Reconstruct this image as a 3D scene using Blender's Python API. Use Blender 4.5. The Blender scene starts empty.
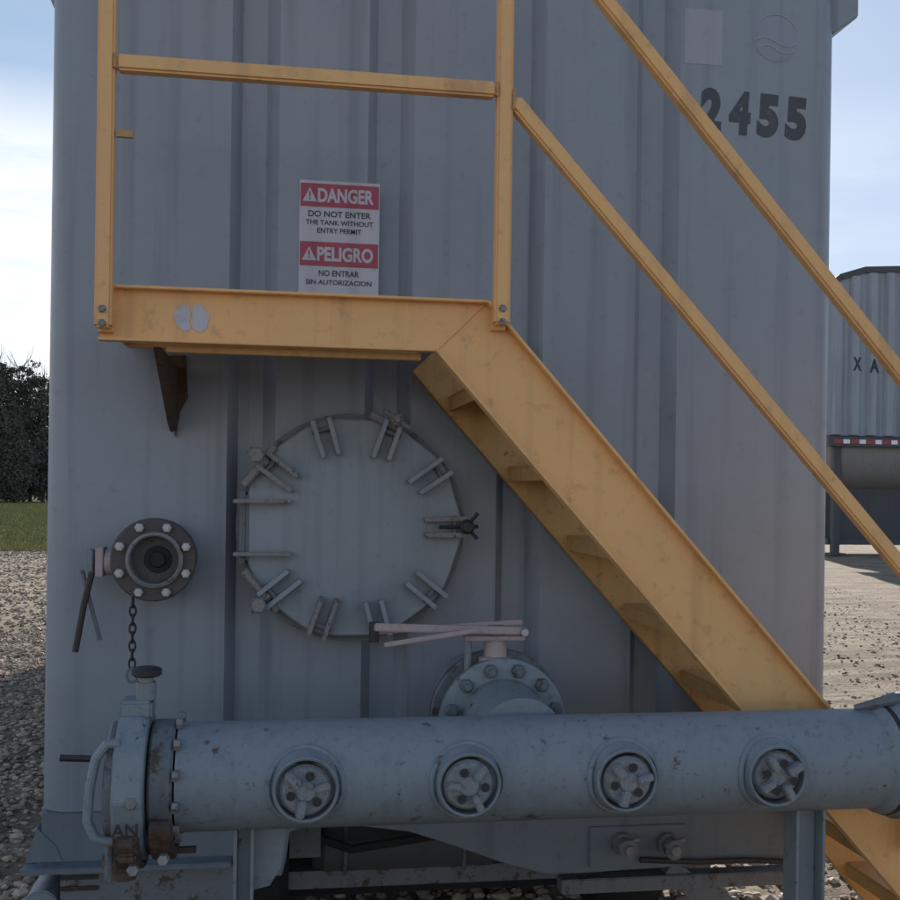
import bpy, bmesh, math, random
from mathutils import Vector, Matrix, noise
random.seed(7)
R = math.radians
SC = bpy.context.scene
COL = SC.collection

# ------------------------------------------------------------------ camera, sky, sun, exposure
FPX, PSI, RHO = 1080.0, R(9.0), R(0.8)
CAMP = Vector((-0.55, -3.24, 1.6))
fw = Vector((math.sin(PSI), math.cos(PSI), 0))
r0 = Vector((math.cos(PSI), -math.sin(PSI), 0)); u0 = Vector((0, 0, 1))
cr = r0*math.cos(RHO) + u0*math.sin(RHO)
cu = -r0*math.sin(RHO) + u0*math.cos(RHO)
cam_d = bpy.data.cameras.new('camera'); cam = bpy.data.objects.new('camera', cam_d); COL.objects.link(cam)
cam.matrix_world = Matrix(((cr.x, cu.x, -fw.x, CAMP.x), (cr.y, cu.y, -fw.y, CAMP.y), (cr.z, cu.z, -fw.z, CAMP.z), (0, 0, 0, 1)))
cam_d.sensor_width = 36; cam_d.lens = 36*FPX/900; cam_d.shift_y = 40/900
cam_d.clip_start = .05; cam_d.clip_end = 6000
SC.camera = cam

def at(px, py, Y=0.0):
    """where the line of sight through a pixel of the photograph meets the upright plane y = Y"""
    d = cr*((px-450)/FPX) - cu*((py-490)/FPX) + fw
    return CAMP + d*((Y-CAMP.y)/d.y)
def atz(px, py, Z=0.0):
    d = cr*((px-450)/FPX) - cu*((py-490)/FPX) + fw
    return CAMP + d*((Z-CAMP.z)/d.z)

SUN_EL, SUN_AZ = R(20.5), R(16)          # azimuth from +y towards +x: behind the tank, to the right
w = bpy.data.worlds.new('World'); SC.world = w; w.use_nodes = True
nt = w.node_tree; nt.nodes.clear()
def N(nt, t, **k):
    n = nt.nodes.new(t)
    for a, b in k.items(): setattr(n, a, b)
    return n
out = N(nt, 'ShaderNodeOutputWorld'); bg = N(nt, 'ShaderNodeBackground'); sky = N(nt, 'ShaderNodeTexSky')
sky.sky_type = 'NISHITA'; sky.sun_disc = False; sky.sun_elevation = SUN_EL; sky.sun_rotation = SUN_AZ
sky.air_density = 1.0; sky.dust_density = 0.35; sky.ozone_density = 1.0
bg.inputs['Strength'].default_value = 0.08
tc = N(nt, 'ShaderNodeTexCoord'); mp = N(nt, 'ShaderNodeMapping'); mp.inputs['Scale'].default_value = (1.0, 1.0, 4.0)
mp.inputs['Location'].default_value = (0.35, 0.1, 0.15)
nz = N(nt, 'ShaderNodeTexNoise'); nz.inputs['Scale'].default_value = 1.9; nz.inputs['Detail'].default_value = 7; nz.inputs['Roughness'].default_value = .55
rp = N(nt, 'ShaderNodeValToRGB'); rp.color_ramp.elements[0].position = .38; rp.color_ramp.elements[1].position = .56
sp = N(nt, 'ShaderNodeSeparateXYZ'); low = N(nt, 'ShaderNodeMapRange')       # clouds thin out overhead, gather above the horizon
low.inputs['From Min'].default_value = 0.34; low.inputs['From Max'].default_value = 0.27; low.inputs['To Min'].default_value = .12; low.inputs['To Max'].default_value = 1.0
mu = N(nt, 'ShaderNodeMath', operation='MULTIPLY'); mx = N(nt, 'ShaderNodeMix', data_type='RGBA')
add = N(nt, 'ShaderNodeMath', operation='ADD'); add.inputs[1].default_value = .25; add.use_clamp = True
L = nt.links.new
L(tc.outputs['Generated'], mp.inputs['Vector']); L(mp.outputs['Vector'], nz.inputs['Vector']); L(nz.outputs['Fac'], rp.inputs['Fac'])
L(tc.outputs['Generated'], sp.inputs['Vector']); L(sp.outputs['Z'], low.inputs['Value'])
side = N(nt, 'ShaderNodeMapRange'); side.inputs['From Min'].default_value = .1; side.inputs['From Max'].default_value = .45; side.inputs['To Min'].default_value = 1; side.inputs['To Max'].default_value = .35
ms = N(nt, 'ShaderNodeMath', operation='MULTIPLY'); L(sp.outputs['X'], side.inputs['Value'])
L(rp.outputs['Color'], add.inputs[0]); L(add.outputs[0], ms.inputs[0]); L(side.outputs['Result'], ms.inputs[1]); L(ms.outputs[0], mu.inputs[0]); L(low.outputs['Result'], mu.inputs[1])
# thin high veil: bright parts of the sky are evened out, 8.2*c/(c+5.2) in every direction
va = N(nt, 'ShaderNodeVectorMath', operation='ADD'); va.inputs[1].default_value = (5.4, 5.2, 5.0)
vm = N(nt, 'ShaderNodeVectorMath', operation='MULTIPLY'); vm.inputs[1].default_value = (7.6, 9.0, 11.2)
vd = N(nt, 'ShaderNodeVectorMath', operation='DIVIDE')
L(sky.outputs['Color'], va.inputs[0]); L(sky.outputs['Color'], vm.inputs[0]); L(vm.outputs[0], vd.inputs[0]); L(va.outputs[0], vd.inputs[1])
L(mu.outputs[0], mx.inputs['Factor']); L(vd.outputs[0], mx.inputs['A']); mx.inputs['B'].default_value = (8.6, 9.0, 9.4, 1)
L(mx.outputs['Result'], bg.inputs['Color']); L(bg.outputs['Background'], out.inputs['Surface'])
sd = bpy.data.lights.new('sun', 'SUN'); sd.energy = 5.0; sd.angle = R(.5); sd.color = (1, .93, .84)
so = bpy.data.objects.new('sun', sd); COL.objects.link(so)
sdir = Vector((math.sin(SUN_AZ)*math.cos(SUN_EL), math.cos(SUN_AZ)*math.cos(SUN_EL), math.sin(SUN_EL)))
so.rotation_euler = sdir.to_track_quat('Z', 'Y').to_euler(); so.location = (10, 20, 15)
SC.view_settings.view_transform = 'Standard'; SC.view_settings.look = 'None'
SC.view_settings.exposure = 0.62; SC.view_settings.gamma = 1.0

# ------------------------------------------------------------------ materials
MATS = {}
def paint(name, col, rough=.5, metal=0.0, dirt=.25, dirtcol=(.05, .045, .04), streak=.3, bump=.15, rust=0.0, scale=1.0, spec=.5, low_shade=None, dents=0):
    """worn paint or metal: blotchy tone, vertical run marks, grime spots, chips showing rust, fine relief"""
    m = bpy.data.materials.new(name); m.use_nodes = True; t = m.node_tree; b = t.nodes['Principled BSDF']; l = t.links.new
    geo = N(t, 'ShaderNodeNewGeometry')
    n1 = N(t, 'ShaderNodeTexNoise'); n1.inputs['Scale'].default_value = 2.2*scale; n1.inputs['Detail'].default_value = 8; n1.inputs['Roughness'].default_value = .65
    mpp = N(t, 'ShaderNodeMapping'); mpp.inputs['Scale'].default_value = (16*scale, 16*scale, .55*scale)
    n2 = N(t, 'ShaderNodeTexNoise'); n2.inputs['Scale'].default_value = 1.0; n2.inputs['Detail'].default_value = 5
    n3 = N(t, 'ShaderNodeTexNoise'); n3.inputs['Scale'].default_value = 26*scale; n3.inputs['Detail'].default_value = 6; n3.inputs['Roughness'].default_value = .7
    l(geo.outputs['Position'], n1.inputs['Vector']); l(geo.outputs['Position'], mpp.inputs['Vector']); l(mpp.outputs['Vector'], n2.inputs['Vector']); l(geo.outputs['Position'], n3.inputs['Vector'])
    def rng(src, a, b_, lo, hi):
        r = N(t, 'ShaderNodeMapRange'); r.inputs['From Min'].default_value = a; r.inputs['From Max'].default_value = b_
        r.inputs['To Min'].default_value = lo; r.inputs['To Max'].default_value = hi; l(src, r.inputs['Value']); return r.outputs['Result']
    def mix(fac, a, bcol, mode='MIX'):
        x = N(t, 'ShaderNodeMix', data_type='RGBA', blend_type=mode)
        l(fac, x.inputs['Factor'])
        if isinstance(a, tuple): x.inputs['A'].default_value = (*a, 1)
        else: l(a, x.inputs['A'])
        x.inputs['B'].default_value = (*bcol, 1)
        return x.outputs['Result']
    c = mix(rng(n1.outputs['Fac'], .35, .7, 0, .55), col, tuple(min(1, v*1.28) for v in col))
    c = mix(rng(n2.outputs['Fac'], .52, .72, 0, streak), c, tuple(v*.5 for v in col))
    c = mix(rng(n3.outputs['Fac'], .56, .72, 0, dirt), c, dirtcol)
    if rust > 0:
        n4 = N(t, 'ShaderNodeTexNoise'); n4.inputs['Scale'].default_value = 9*scale; n4.inputs['Detail'].default_value = 10; n4.inputs['Roughness'].default_value = .75
        l(geo.outputs['Position'], n4.inputs['Vector'])
        c = mix(rng(n4.outputs['Fac'], .62-.2*rust, .68-.2*rust, 0, .9), c, (.07, .035, .018))
    if low_shade:                                       # shade painted into the colour, stronger towards the ground, broken up by noise
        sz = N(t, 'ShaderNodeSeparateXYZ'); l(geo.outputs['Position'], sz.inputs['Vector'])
        g = rng(sz.outputs['Z'], low_shade[0], low_shade[1], low_shade[2], 0)
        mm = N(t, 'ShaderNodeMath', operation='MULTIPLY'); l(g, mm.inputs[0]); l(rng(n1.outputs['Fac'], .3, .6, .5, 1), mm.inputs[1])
        c = mix(mm.outputs[0], c, low_shade[3])
    l(c, b.inputs['Base Color'])
    l(rng(n1.outputs['Fac'], .3, .7, max(.05, rough-.12), min(1, rough+.14)), b.inputs['Roughness'])
    b.inputs['Metallic'].default_value = metal; b.inputs['Specular IOR Level'].default_value = spec
    if bump:
        bp = N(t, 'ShaderNodeBump'); bp.inputs['Strength'].default_value = bump; bp.inputs['Distance'].default_value = .004
        l(n3.outputs['Fac'], bp.inputs['Height']); l(bp.outputs['Normal'], b.inputs['Normal'])
        if dents:                                  # oil-canned sheet: long shallow dents
            n5 = N(t, 'ShaderNodeTexNoise'); n5.inputs['Scale'].default_value = 2.6; n5.inputs['Detail'].default_value = 1.5
            l(geo.outputs['Position'], n5.inputs['Vector']); b2 = N(t, 'ShaderNodeBump'); b2.inputs['Strength'].default_value = dents; b2.inputs['Distance'].default_value = .03
            l(n5.outputs['Fac'], b2.inputs['Height']); l(b2.outputs['Normal'], bp.inputs['Normal'])
    MATS[name] = m; return m
GREY = paint('tank_grey_paint', (.258, .282, .316), .42, dirt=.2, streak=.45, bump=.12, low_shade=(.4, 1.35, .6, (.10, .145, .17)), dents=.6)  # lower wall tinted darker blue-grey: shade put into the paint
PGREY = paint('pipe_grey_paint', (.205, .235, .252), .52, dirt=.7, dirtcol=(.085, .09, .095), streak=.25, bump=.45, rust=.12, scale=2.2)
CAPG = paint('worn_grey_cap_paint', (.24, .255, .265), .5, dirt=.8, dirtcol=(.05, .05, .05), bump=.9, rust=.12, scale=5)
DGREY = paint('grimy_grey_paint', (.14, .155, .165), .6, dirt=.5, streak=.3, bump=.5, rust=.35, scale=2)
APR = paint('shaded_grimy_apron_paint', (.135, .162, .18), .6, dirt=.5, dirtcol=(.06, .055, .05), streak=.4, bump=.35)  # darker base puts the lower shade into the colour; grime specks on top
VALV = paint('oily_brown_grey_valve_metal', (.075, .066, .062), .5, dirt=.8, dirtcol=(.16, .12, .10), bump=.7, rust=.2, scale=4)
LID = paint('lid_grey_paint', (.25, .278, .30), .52, dirt=.35, dirtcol=(.13, .14, .13), streak=.3, bump=.25, scale=1.5)
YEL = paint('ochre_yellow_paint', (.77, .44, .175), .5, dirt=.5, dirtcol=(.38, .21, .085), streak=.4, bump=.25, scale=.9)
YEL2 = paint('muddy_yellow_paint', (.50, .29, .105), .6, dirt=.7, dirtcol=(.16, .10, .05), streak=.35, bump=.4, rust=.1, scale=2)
IRON = paint('black_oily_iron', (.04, .036, .036), .5, dirt=.7, dirtcol=(.14, .085, .055), bump=.6, scale=3, metal=.3)
ZINC = paint('zinc_nut_metal', (.42, .42, .42), .4, metal=.7, dirt=.3, bump=.3, scale=4)
CAP = paint('worn_cap_metal', (.24, .23, .225), .5, metal=.25, dirt=.6, dirtcol=(.03, .028, .026), bump=.8, rust=.3, scale=4)
PINK = paint('faded_pink_lever_paint', (.40, .32, .31), .55, dirt=.4, dirtcol=(.12, .08, .07), bump=.4, scale=3)
RUSTY = paint('rusty_brown_metal', (.10, .07, .055), .75, dirt=.6, dirtcol=(.03, .02, .018), bump=1, rust=.5, scale=3)
BLACKR = paint('black_rubber', (.02, .02, .021), .8, dirt=.4, dirtcol=(.06, .055, .05), bump=.6, scale=3)
INK = paint('faded_black_ink', (.065, .07, .08), .6, dirt=.7, dirtcol=(.16, .17, .2), streak=.2, bump=0)
INK2 = paint('sign_black_ink', (.035, .035, .045), .6, dirt=0, streak=0, bump=0)
FADE = paint('faded_pale_vinyl', (.335, .335, .385), .55, dirt=.2, dirtcol=(.2, .2, .22), streak=.2, bump=0)
FADE2 = paint('faded_dark_vinyl', (.255, .28, .33), .6, dirt=.3, dirtcol=(.22, .22, .25), streak=.3, bump=0)
SRED = paint('faded_red_vinyl', (.36, .06, .085), .5, dirt=.25, dirtcol=(.4, .2, .22), bump=0)
SWHITE = paint('white_sign_vinyl', (.50, .485, .52), .5, dirt=.5, dirtcol=(.35, .33, .35), bump=0)
TAPER = paint('red_reflective_tape', (.30, .04, .05), .3, dirt=.2, bump=0)
TAPEW = paint('white_reflective_tape', (.85, .85, .86), .3, dirt=.1, bump=0)
TRAIL = paint('corrugated_trailer_paint', (.29, .315, .345), .45, dirt=.2, streak=.5, bump=.1, scale=.6)
TBELLY = paint('brown_grey_belly_paint', (.21, .195, .18), .6, dirt=.4, bump=.1)
TDARK = paint('dark_trailer_steel', (.07, .072, .075), .6, dirt=.3, bump=.2)
BARK = paint('tree_bark', (.08, .06, .045), .9, dirt=.6, bump=1, scale=.6)

def leafmat(name, a, b_):
    m = bpy.data.materials.new(name); m.use_nodes = True; t = m.node_tree; b = t.nodes['Principled BSDF']
    oi = N(t, 'ShaderNodeNewGeometry'); r = N(t, 'ShaderNodeValToRGB')
    r.color_ramp.elements[0].color = (*a, 1); r.color_ramp.elements[1].color = (*b_, 1)
    t.links.new(oi.outputs['Random Per Island'], r.inputs['Fac']); t.links.new(r.outputs['Color'], b.inputs['Base Color'])
    b.inputs['Roughness'].default_value = .75; b.inputs['Specular IOR Level'].default_value = .2
    return m
LEAF = leafmat('dark_foliage', (.05, .05, .04), (.13, .125, .095))
BLADE = leafmat('grass_blades', (.10, .12, .035), (.36, .34, .15))
STONE = leafmat('gravel_stones', (.17, .13, .10), (.50, .41, .31))

def ground_mat():
    m = bpy.data.materials.new('gravel_and_grass_ground'); m.use_nodes = True; t = m.node_tree; b = t.nodes['Principled BSDF']; l = t.links.new
    g = N(t, 'ShaderNodeNewGeometry'); s = N(t, 'ShaderNodeSeparateXYZ'); l(g.outputs['Position'], s.inputs['Vector'])
    def noi(sc, det=6, ro=.6):
        n = N(t, 'ShaderNodeTexNoise'); n.inputs['Scale'].default_value = sc; n.inputs['Detail'].default_value = det; n.inputs['Roughness'].default_value = ro
        l(g.outputs['Position'], n.inputs['Vector']); return n.outputs['Fac']
    big, mid, fine = noi(.35, 5), noi(3.2, 8, .7), noi(30, 6, .75)
    r1 = N(t, 'ShaderNodeValToRGB'); r1.color_ramp.elements[0].position = .3; r1.color_ramp.elements[0].color = (.42, .32, .22, 1)
    r1.color_ramp.elements[1].position = .72; r1.color_ramp.elements[1].color = (.72, .585, .43, 1); l(mid, r1.inputs['Fac'])
    r2 = N(t, 'ShaderNodeValToRGB'); r2.color_ramp.elements[0].position = .35; r2.color_ramp.elements[0].color = (.55, .55, .55, 1)
    r2.color_ramp.elements[1].position = .65; r2.color_ramp.elements[1].color = (1.15, 1.15, 1.15, 1); l(fine, r2.inputs['Fac'])
    mm = N(t, 'ShaderNodeMix', data_type='RGBA', blend_type='MULTIPLY'); mm.inputs['Factor'].default_value = 1
    l(r1.outputs['Color'], mm.inputs['A']); l(r2.outputs['Color'], mm.inputs['B'])
    tm = N(t, 'ShaderNodeMapping'); tm.inputs['Scale'].default_value = (.55, 2.6, 1); l(g.outputs['Position'], tm.inputs['Vector'])
    tn = N(t, 'ShaderNodeTexNoise'); tn.inputs['Scale'].default_value = 1.5; tn.inputs['Detail'].default_value = 7; tn.inputs['Roughness'].default_value = .65; l(tm.outputs['Vector'], tn.inputs['Vector'])
    tr_ = N(t, 'ShaderNodeMapRange'); tr_.inputs['From Min'].default_value = .47; tr_.inputs['From Max'].default_value = .60; tr_.inputs['To Max'].default_value = .65; l(tn.outputs['Fac'], tr_.inputs['Value'])
    tx = N(t, 'ShaderNodeMix', data_type='RGBA'); l(tr_.outputs['Result'], tx.inputs['Factor']); l(mm.outputs['Result'], tx.inputs['A']); tx.inputs['B'].default_value = (.15, .11, .075, 1)
    mm = tx
    # grass begins beyond about 25 m on the left of the yard
    gr = N(t, 'ShaderNodeValToRGB'); gr.color_ramp.elements[0].color = (.07, .085, .028, 1); gr.color_ramp.elements[1].color = (.17, .165, .07, 1); l(mid, gr.inputs['Fac'])
    wob = N(t, 'ShaderNodeMath', operation='MULTIPLY_ADD'); l(big, wob.inputs[0]); wob.inputs[1].default_value = 8; l(s.outputs['Y'], wob.inputs[2])
    e = N(t, 'ShaderNodeMapRange'); e.inputs['From Min'].default_value = 30; e.inputs['From Max'].default_value = 32; l(wob.outputs[0], e.inputs['Value'])
    e2 = N(t, 'ShaderNodeMapRange'); e2.inputs['From Min'].default_value = 2; e2.inputs['From Max'].default_value = 0; l(s.outputs['X'], e2.inputs['Value'])
    e3 = N(t, 'ShaderNodeMath', operation='MULTIPLY'); l(e.outputs['Result'], e3.inputs[0]); l(e2.outputs['Result'], e3.inputs[1])
    far = N(t, 'ShaderNodeMapRange'); far.inputs['From Min'].default_value = 260; far.inputs['From Max'].default_value = 300; l(s.outputs['Y'], far.inputs['Value'])
    e4 = N(t, 'ShaderNodeMath', operation='MAXIMUM'); l(e3.outputs[0], e4.inputs[0]); l(far.outputs['Result'], e4.inputs[1])
    fin = N(t, 'ShaderNodeMix', data_type='RGBA'); l(e4.outputs[0], fin.inputs['Factor']); l(mm.outputs['Result'], fin.inputs['A']); l(gr.outputs['Color'], fin.inputs['B'])
    l(fin.outputs['Result'], b.inputs['Base Color']); b.inputs['Roughness'].default_value = .9; b.inputs['Specular IOR Level'].default_value = .25
    bp = N(t, 'ShaderNodeBump'); bp.inputs['Strength'].default_value = 1; bp.inputs['Distance'].default_value = .09
    ad0 = N(t, 'ShaderNodeMath', operation='MULTIPLY_ADD'); l(tn.outputs['Fac'], ad0.inputs[0]); ad0.inputs[1].default_value = 1.6; l(mid, ad0.inputs[2])
    ad = N(t, 'ShaderNodeMath', operation='ADD'); l(fine, ad.inputs[0]); l(ad0.outputs[0], ad.inputs[1]); l(ad.outputs[0], bp.inputs['Height']); l(bp.outputs['Normal'], b.inputs['Normal'])
    return m
GROUND = ground_mat()

# ------------------------------------------------------------------ mesh helpers
class MB:
    def __init__(s): s.v = []; s.f = []
    def add(s, vs, fs):
        o = len(s.v); s.v += [Vector(v) for v in vs]; s.f += [[i+o for i in f] for f in fs]; return s
    def box(s, a, b):
        x0, y0, z0 = a; x1, y1, z1 = b
        x0, x1 = sorted((x0, x1)); y0, y1 = sorted((y0, y1)); z0, z1 = sorted((z0, z1))
        return s.add([(x0,y0,z0),(x1,y0,z0),(x1,y1,z0),(x0,y1,z0),(x0,y0,z1),(x1,y0,z1),(x1,y1,z1),(x0,y1,z1)],
                     [(0,3,2,1),(4,5,6,7),(0,1,5,4),(1,2,6,5),(2,3,7,6),(3,0,4,7)])
    def bar(s, p, q, w_, h_, up=(0, 1, 0)):
        """rectangular bar from p to q, w_ across, h_ along 'up'"""
        p, q = Vector(p), Vector(q); d = (q-p).normalized(); u = Vector(up); u = (u-d*u.dot(d)).normalized(); x = d.cross(u)
        vs = []
        for c in (p, q):
            for i, j in ((-1,-1),(1,-1),(1,1),(-1,1)): vs.append(c + x*(i*w_/2) + u*(j*h_/2))
        return s.add(vs, [(0,3,2,1),(4,5,6,7),(0,1,5,4),(1,2,6,5),(2,3,7,6),(3,0,4,7)])
    def prism(s, pts, off):
        """closed outline (list of 3-D points) pushed along off"""
        n = len(pts); off = Vector(off); vs = [Vector(p) for p in pts] + [Vector(p)+off for p in pts]
        return s.add(vs, [list(range(n))[::-1], list(range(n, 2*n))] + [(i, (i+1) % n, n+(i+1) % n, n+i) for i in range(n)])
    def lathe(s, c, axis, prof, seg=32, up=None, cap=True):
        """profile of (distance along axis, radius)"""
        c = Vector(c); a = Vector(axis).normalized(); u = Vector(up) if up else (Vector((0,0,1)) if abs(a.z) < .9 else Vector((1,0,0)))
        u = (u-a*u.dot(a)).normalized(); v = a.cross(u); vs = []; fs = []
        for t, r in prof:
            for k in range(seg):
                th = 2*math.pi*(k+.5)/seg; vs.append(c + a*t + u*(r*math.cos(th)) + v*(r*math.sin(th)))
        for i in range(len(prof)-1):
            for k in range(seg):
                k2 = (k+1) % seg; fs.append((i*seg+k, i*seg+k2, (i+1)*seg+k2, (i+1)*seg+k))
        if cap: fs.append(list(range(seg))[::-1]); fs.append([(len(prof)-1)*seg+k for k in range(seg)])
        return s.add(vs, fs)
    def tube(s, pts, r, seg=10, closed=False):
        pts = [Vector(p) for p in pts]; n = len(pts); vs = []; fs = []; prev = None
        for i, p in enumerate(pts):
            a = pts[(i-1) % n] if (closed or i > 0) else p; b = pts[(i+1) % n] if (closed or i < n-1) else p
            d = (b-a).normalized()
            if prev is None: u = d.orthogonal().normalized()
            else: u = (prev-d*prev.dot(d)).normalized()
            prev = u; v = d.cross(u); rr = r[i] if isinstance(r, (list, tuple)) else r
            for k in range(seg): th = 2*math.pi*k/seg; vs.append(p+u*(rr*math.cos(th))+v*(rr*math.sin(th)))
        for i in range(n if closed else n-1):
            for k in range(seg):
                k2 = (k+1) % seg; j = (i+1) % n; fs.append((i*seg+k, i*seg+k2, j*seg+k2, j*seg+k))
        if not closed: fs.append(list(range(seg))[::-1]); fs.append([(n-1)*seg+k for k in range(seg)])
        return s.add(vs, fs)
    def build(s, name, mat, parent=None, bevel=0.0, smooth=True, label=None, kind=None):
        o0 = wpos(parent) if parent else Vector((0, 0, 0))
        c = Vector((0, 0, 0))
        me = bpy.data.meshes.new(name); me.from_pydata([tuple(v-o0) for v in s.v], [], s.f)
        bm = bmesh.new(); bm.from_mesh(me); bmesh.ops.recalc_face_normals(bm, faces=bm.faces)
        if bevel: bmesh.ops.bevel(bm, geom=[e for e in bm.edges if len(e.link_faces) == 2 and e.calc_face_angle(0) > .6], offset=bevel, segments=2, affect='EDGES', clamp_overlap=True)
        bm.to_mesh(me); bm.free(); me.materials.append(mat)
        if smooth:
            me.polygons.foreach_set('use_smooth', [True]*len(me.polygons)); me.set_sharp_from_angle(angle=R(35))
        o = bpy.data.objects.new(name, me); COL.objects.link(o)
        if parent: o.parent = parent
        if label: o['label'] = label
        if kind: o['kind'] = kind
        return o
def wpos(o):
    p = Vector((0, 0, 0))
    while o: p = p + o.location; o = o.parent
    return p
def thing(name, label, cat, loc=(0, 0, 0), group=None):
    o = bpy.data.objects.new(name, None); COL.objects.link(o); o.location = loc; o.empty_display_size = .2
    o['label'] = label; o['category'] = cat
    if group: o['group'] = group
    return o
def tag(o, label=None, cat=None, group=None, kind=None):
    for k, v in (('label', label), ('category', cat), ('group', group), ('kind', kind)):
        if v: o[k] = v
    return o
def text(name, body, loc, height, mat, parent, width=None, ext=.001, bold=.0, rotz=0, tilt=0, shear=0, align='CENTER', label=None):
    """flat lettering standing on a face that looks towards -y; loc is its centre"""
    cd = bpy.data.curves.new(name, 'FONT'); cd.body = body; cd.align_x = 'CENTER'; cd.align_y = 'CENTER'; cd.extrude = ext; cd.offset = bold
    cd.size = 1; cd.resolution_u = 4
    tmp = bpy.data.objects.new(name, cd); COL.objects.link(tmp); bpy.context.view_layer.update()
    me = bpy.data.meshes.new_from_object(tmp.evaluated_get(bpy.context.evaluated_depsgraph_get())); bpy.data.objects.remove(tmp)
    xs = [v.co.x for v in me.vertices]; ys = [v.co.y for v in me.vertices]
    sy = height/(max(ys)-min(ys)); sx = (width/(max(xs)-min(xs))) if width else sy
    cx, cy = (max(xs)+min(xs))/2, (max(ys)+min(ys))/2; o0 = wpos(parent) if parent else Vector((0,0,0))
    for v in me.vertices:
        x, y, z = (v.co.x-cx)*sx, (v.co.y-cy)*sy, v.co.z
        x, y = x*math.cos(tilt)-y*math.sin(tilt), x*math.sin(tilt)+y*math.cos(tilt)
        v.co = Vector((x, -z, y)) + Vector(loc) - o0
    me.materials.clear(); me.materials.append(mat)
    o = bpy.data.objects.new(name, me); COL.objects.link(o); o.parent = parent
    if label: o['label'] = label
    return o
def hexnut(mb, c, axis, r, h): return mb.lathe(c, axis, [(0, r), (h*.8, r), (h, r*.82)], seg=6)
def copies(src, parent, items):
    for loc in items:
        c = src.copy(); COL.objects.link(c); c.parent = parent; c.location = loc

# ------------------------------------------------------------------ ground
def warp(t, lim, k): return lim*(math.exp(k*abs(t))-1)/(math.exp(k)-1)*(1 if t >= 0 else -1)
nx, ny = 300, 330
gx = [warp(-1+2*i/nx, 2500, 8.5) for i in range(nx+1)]; gy = [warp(-1+2*j/ny, 3000, 8.5)+5 for j in range(ny+1)]
def gh(x, y):
    d = math.hypot(x, y-5); a = max(0, 1-d/27)
    h = (noise.noise(Vector((x*.55, y*.55, 0)))*.035 + noise.noise(Vector((x*2.1, y*2.1, 3)))*.028 + noise.noise(Vector((x*5, y*5, 9)))*.018)*a
    if x > 1.6: h += (.045*max(0, noise.noise(Vector((x*.5+3, y*1.4, 5)))) + .03*noise.noise(Vector((x*.9, y*3.2, 2))))*a     # churned wheel tracks
    return h - .02
gv = [(x, y, gh(x, y)) for y in gy for x in gx]
gf = [(j*(nx+1)+i, j*(nx+1)+i+1, (j+1)*(nx+1)+i+1, (j+1)*(nx+1)+i) for j in range(ny) for i in range(nx)]
g = MB(); g.v = [Vector(v) for v in gv]; g.f = gf
tag(g.build('ground', GROUND), kind='structure')

ICO = None
def ico():
    global ICO
    if ICO is None:
        bm = bmesh.new(); bmesh.ops.create_icosphere(bm, subdivisions=1, radius=1); bm.verts.ensure_lookup_table()
        ICO = ([v.co.copy() for v in bm.verts], [[v.index for v in f.verts] for f in bm.faces]); bm.free()
    return ICO
def scatter_stones(name, regions, label):
    V, F = ico(); vs = []; fs = []
    for x0, x1, y0, y1, n, smin, smax in regions:
        for _ in range(n):
            x, y = random.uniform(x0, x1), random.uniform(y0, y1); r = random.uniform(smin, smax)**1.0
            if random.random() < .06: r *= 1.8
            q = Matrix.Rotation(random.uniform(0, 6.28), 3, Vector((random.random()-.5, random.random()-.5, random.random()-.5+.01)).normalized())
            sc = Vector((r*random.uniform(.8, 1.3), r*random.uniform(.7, 1.1), r*random.uniform(.5, .8))); c = Vector((x, y, gh(x, y)+r*.25)); o = len(vs)
            for v in V:
                k = random.uniform(.82, 1.12); p = q @ Vector((v.x*k, v.y*k, v.z*k)); vs.append((p.x*sc.x+c.x, p.y*sc.y+c.y, p.z*sc.z+c.z))
            fs += [[i+o for i in f] for f in F]
    me = bpy.data.meshes.new(name); me.from_pydata(vs, [], fs); me.materials.append(STONE)
    o = bpy.data.objects.new(name, me); COL.objects.link(o); tag(o, label, 'gravel', kind='stuff')
scatter_stones('gravel', [(-3.6, -.9, -.6, 9, 20000, .006, .021), (-7, -2.5, 9, 24, 7000, .012, .03), (1.2, 3.2, -1.5, 3.5, 7000, .009, .026),
                          (1.8, 9, 3.5, 22, 5000, .004, .014), (-1.2, 1.4, -1.6, 3, 5000, .01, .03), (-8, 7, -8, 12, 12000, .006, .022)],
               'loose grey-brown gravel covering the yard around the tank')
# grass
vs = []; fs = []
for _ in range(22000):
    y = 24+68*random.random()**1.5; x = -.55-.24*(y+3.24)+random.uniform(-6, 5)
    for b in range(4):
        a = random.uniform(0, 6.28); h = random.uniform(.04, .13); l_ = random.uniform(.01, .06); wd = .012
        bx, by = x+random.uniform(-.08, .08), y+random.uniform(-.08, .08); o = len(vs); z0 = gh(bx, by)
        vs += [(bx-wd, by, z0), (bx+wd, by, z0), (bx+l_*math.cos(a), by+l_*math.sin(a), z0+h)]; fs.append((o, o+1, o+2))
me = bpy.data.meshes.new('grass'); me.from_pydata(vs, [], fs); me.materials.append(BLADE)
o = bpy.data.objects.new('grass', me); COL.objects.link(o); tag(o, 'patchy green grass verge before the dark trees', 'grass', kind='stuff')

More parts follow.
